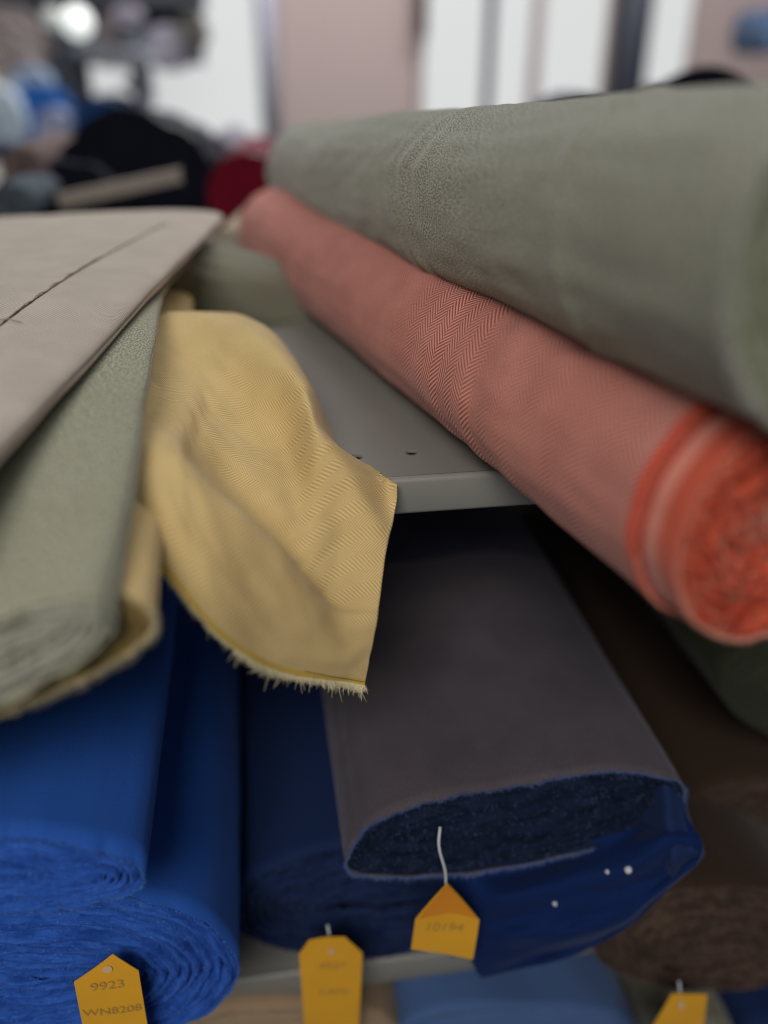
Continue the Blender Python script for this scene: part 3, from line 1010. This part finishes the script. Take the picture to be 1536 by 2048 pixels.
window('tall bright window with a thin dark glazing bar, left of the dark post', [(852, 968, -250, 238), (990, 1058, -250, 236)], (843, 1068, -260, 244), m_lframe)
link_mesh('glazing_bar', wall_box(969, 984, -260, 240, .002, .02), m_frame, bpy.data.objects['window'], False)
window('bright window directly left of the dark post', [(1088, 1205, -250, 198)], (1076, 1214, -260, 212), m_lframe)
window('narrow bright window right of the dark post', [(1288, 1372, -250, 172)], (1278, 1380, -260, 182), m_lframe)
window('wide glowing window behind the crowded rack', [(-200, 150, -250, 330), (165, 515, -250, 330)], (-230, 528, -260, 345), m_lframe)
p_ = link_mesh('window_post', wall_box(1222, 1262, -300, 400, .01, .12), m_frame)
tag(p_, 'dark vertical post between two bright windows', 'post')
p_ = link_mesh('wooden_post', wall_box(833, 845, -300, 75, .0, .04), plain('brown_wood', (.10, .05, .035), .6))
tag(p_, 'thin brown wooden batten at the left of the tall window', 'batten')
p_ = link_mesh('curtain', wall_box(520, 545, -300, 330, .0, .05), plain('pale_lilac_cloth', (.36, .37, .46), .8))
tag(p_, 'pale lilac curtain strip beside the glowing window', 'curtain')

# far rack of rolls seen end-on
m_rack = plain('dark_rack_metal', (.03, .034, .045), .5)
RD = 2.6
ra = D(150, 200, RD)
rack = thing('storage_rack', (ra.x, ra.y, -.3), 'dark metal rack crowded with rolls in front of the glowing window', 'rack')


def rbox(px0, px1, py0, py1, d, th, name, mat, parent=None):
    a = D(px0, py1, d); b = D(px1, py0, d)
    xs = sorted((a.x, b.x)); zs = sorted((a.z, b.z)); y = (a.y+b.y)/2
    me = box_mesh(xs[0], xs[1], y, y+th, zs[0], zs[1], .004)
    return link_mesh(name, me, mat, parent, False)


rbox(128, 158, -80, 330, RD, .05, 'rack_upright', m_rack, rack)
rbox(-120, -90, -80, 330, RD, .05, 'rack_upright', m_rack, rack)
rbox(-120, 300, 112, 124, RD, .3, 'rack_shelf', m_rack, rack)
rbox(-120, 400, -60, 12, RD+.02, .3, 'rack_shelf', m_rack, rack)
rbox(-120, 175, 262, 280, RD, .3, 'rack_shelf', m_rack, rack)
rbox(-90, 128, 12, 340, RD+.32, .02, 'rack_back', plain('rack_back_board', (.07, .08, .11), .7), rack)
rbox(158, 400, 12, 130, RD+.32, .02, 'rack_back', plain('rack_back_board_upper', (.07, .075, .095), .7), rack)


def blob(px, py, rx, ry, d, colr, label, emit=None, cat='fabric roll', L=.28):
    m = plain('roll_cloth', colr, .9) if emit is None else plain('lit_lamp', colr, .5, emit=emit, es=.55)
    c = D(px, py, d)
    a = RIGHT*(rx*d/F); b = Vector((0, 0, 1))*(ry*d/F)
    secs = [(c, a, b), (c+Vector((0, L, 0)), a, b)]
    make_roll('fabric_roll', secs, m, m, label, cat, 'rolls crowded on the far rack', n=2.2, layers=3, seed=px*.1, fibres=0, nl=6, nth=40, amp=.004, wob=.004, end_noise=.003)


blob(20, 95, 62, 72, RD-.04, (.22, .19, .185), 'pinkish white roll end high on the left of the far rack')
blob(225, 70, 30, 38, RD-.02, (.16, .14, .15), 'brownish grey roll end beside the round lamp')
blob(335, 95, 42, 42, RD-.02, (.30, .29, .35), 'lilac grey roll end on the upper shelf of the far rack')
blob(180, 100, 34, 20, RD-.04, (.20, .22, .25), 'slim grey roll end under the round lamp')
blob(275, 92, 30, 26, RD-.05, (.15, .17, .2), 'dark grey roll end left of the lilac roll')
blob(60, 175, 40, 38, RD-.05, (.25, .32, .42), 'pale blue roll end on the middle shelf of the far rack')
blob(105, 272, 34, 50, RD-.12, (.30, .34, .48), 'lavender roll standing before the bright blue cloth')
blob(5, 245, 38, 60, RD-.1, (.36, .44, .5), 'pale ice blue roll end at the far left edge')
blob(80, 235, 60, 60, RD-.02, (.010, .085, .30), 'bright blue roll behind the lavender roll')
blob(205, 240, 62, 42, RD-.15, (.012, .05, .16), 'deep blue roll right of the rack upright')
blob(45, 338, 40, 38, 1.08, (.13, .095, .09), 'brown roll end low at the left edge')
blob(22, 408, 46, 34, .98, (.07, .09, .11), 'grey teal roll end just above the beige bolt')
blob(0, 330, 60, 40, RD-.1, (.05, .055, .09), 'slate roll end under the ice blue roll')
blob(250, 28, 22, 20, RD-.1, (.32, .30, .36), 'small pale roll end on the top shelf of the far rack')
blob(385, 60, 26, 34, RD-.1, (.10, .095, .085), 'olive brown roll end at the right of the far rack')
blob(276, 170, 13, 52, RD-.2, (.13, .13, .17), 'narrow grey roll hanging across the glowing window')
blob(235, 118, 60, 16, RD-.25, (.28, .29, .33), 'flat grey bolt end on the middle shelf of the far rack')
blob(1560, 62, 24, 40, 3.3, (.06, .10, .18), 'blue roll end at the right picture edge before the pink wall')
# pendant lamps
m_lamp = plain('lamp_glass', (.6, .6, .6), .4, emit=(.92, 1.0, .94), es=.8)
for (px, py, r, lab) in ((155, 45, 30, 'bright round pendant lamp over the far rack'), (106, 38, 22, 'dimmer round pendant lamp left of the bright one')):
    c = D(px, py, RD-.3)
    root = thing('pendant_lamp', c, lab, 'lamp', 'round lamps over the far rack')
    bm = bmesh.new(); bmesh.ops.create_uvsphere(bm, u_segments=24, v_segments=14, radius=r*(RD-.3)/F)
    me = bpy.data.meshes.new('l'); bm.to_mesh(me); bm.free(); me.transform(__import__('mathutils').Matrix.Translation(c))
    link_mesh('lamp_globe', me, m_lamp if r > 25 else plain('dim_lamp_glass', (.3, .3, .3), .4, emit=(.7, .8, .75), es=.22), root)
    tube('lamp_cord', [c+Vector((0, 0, r*(RD-.3)/F*.9)), c+Vector((0, 0, .25)), c+Vector((0, 0, .5))], .003, m_frame, root)
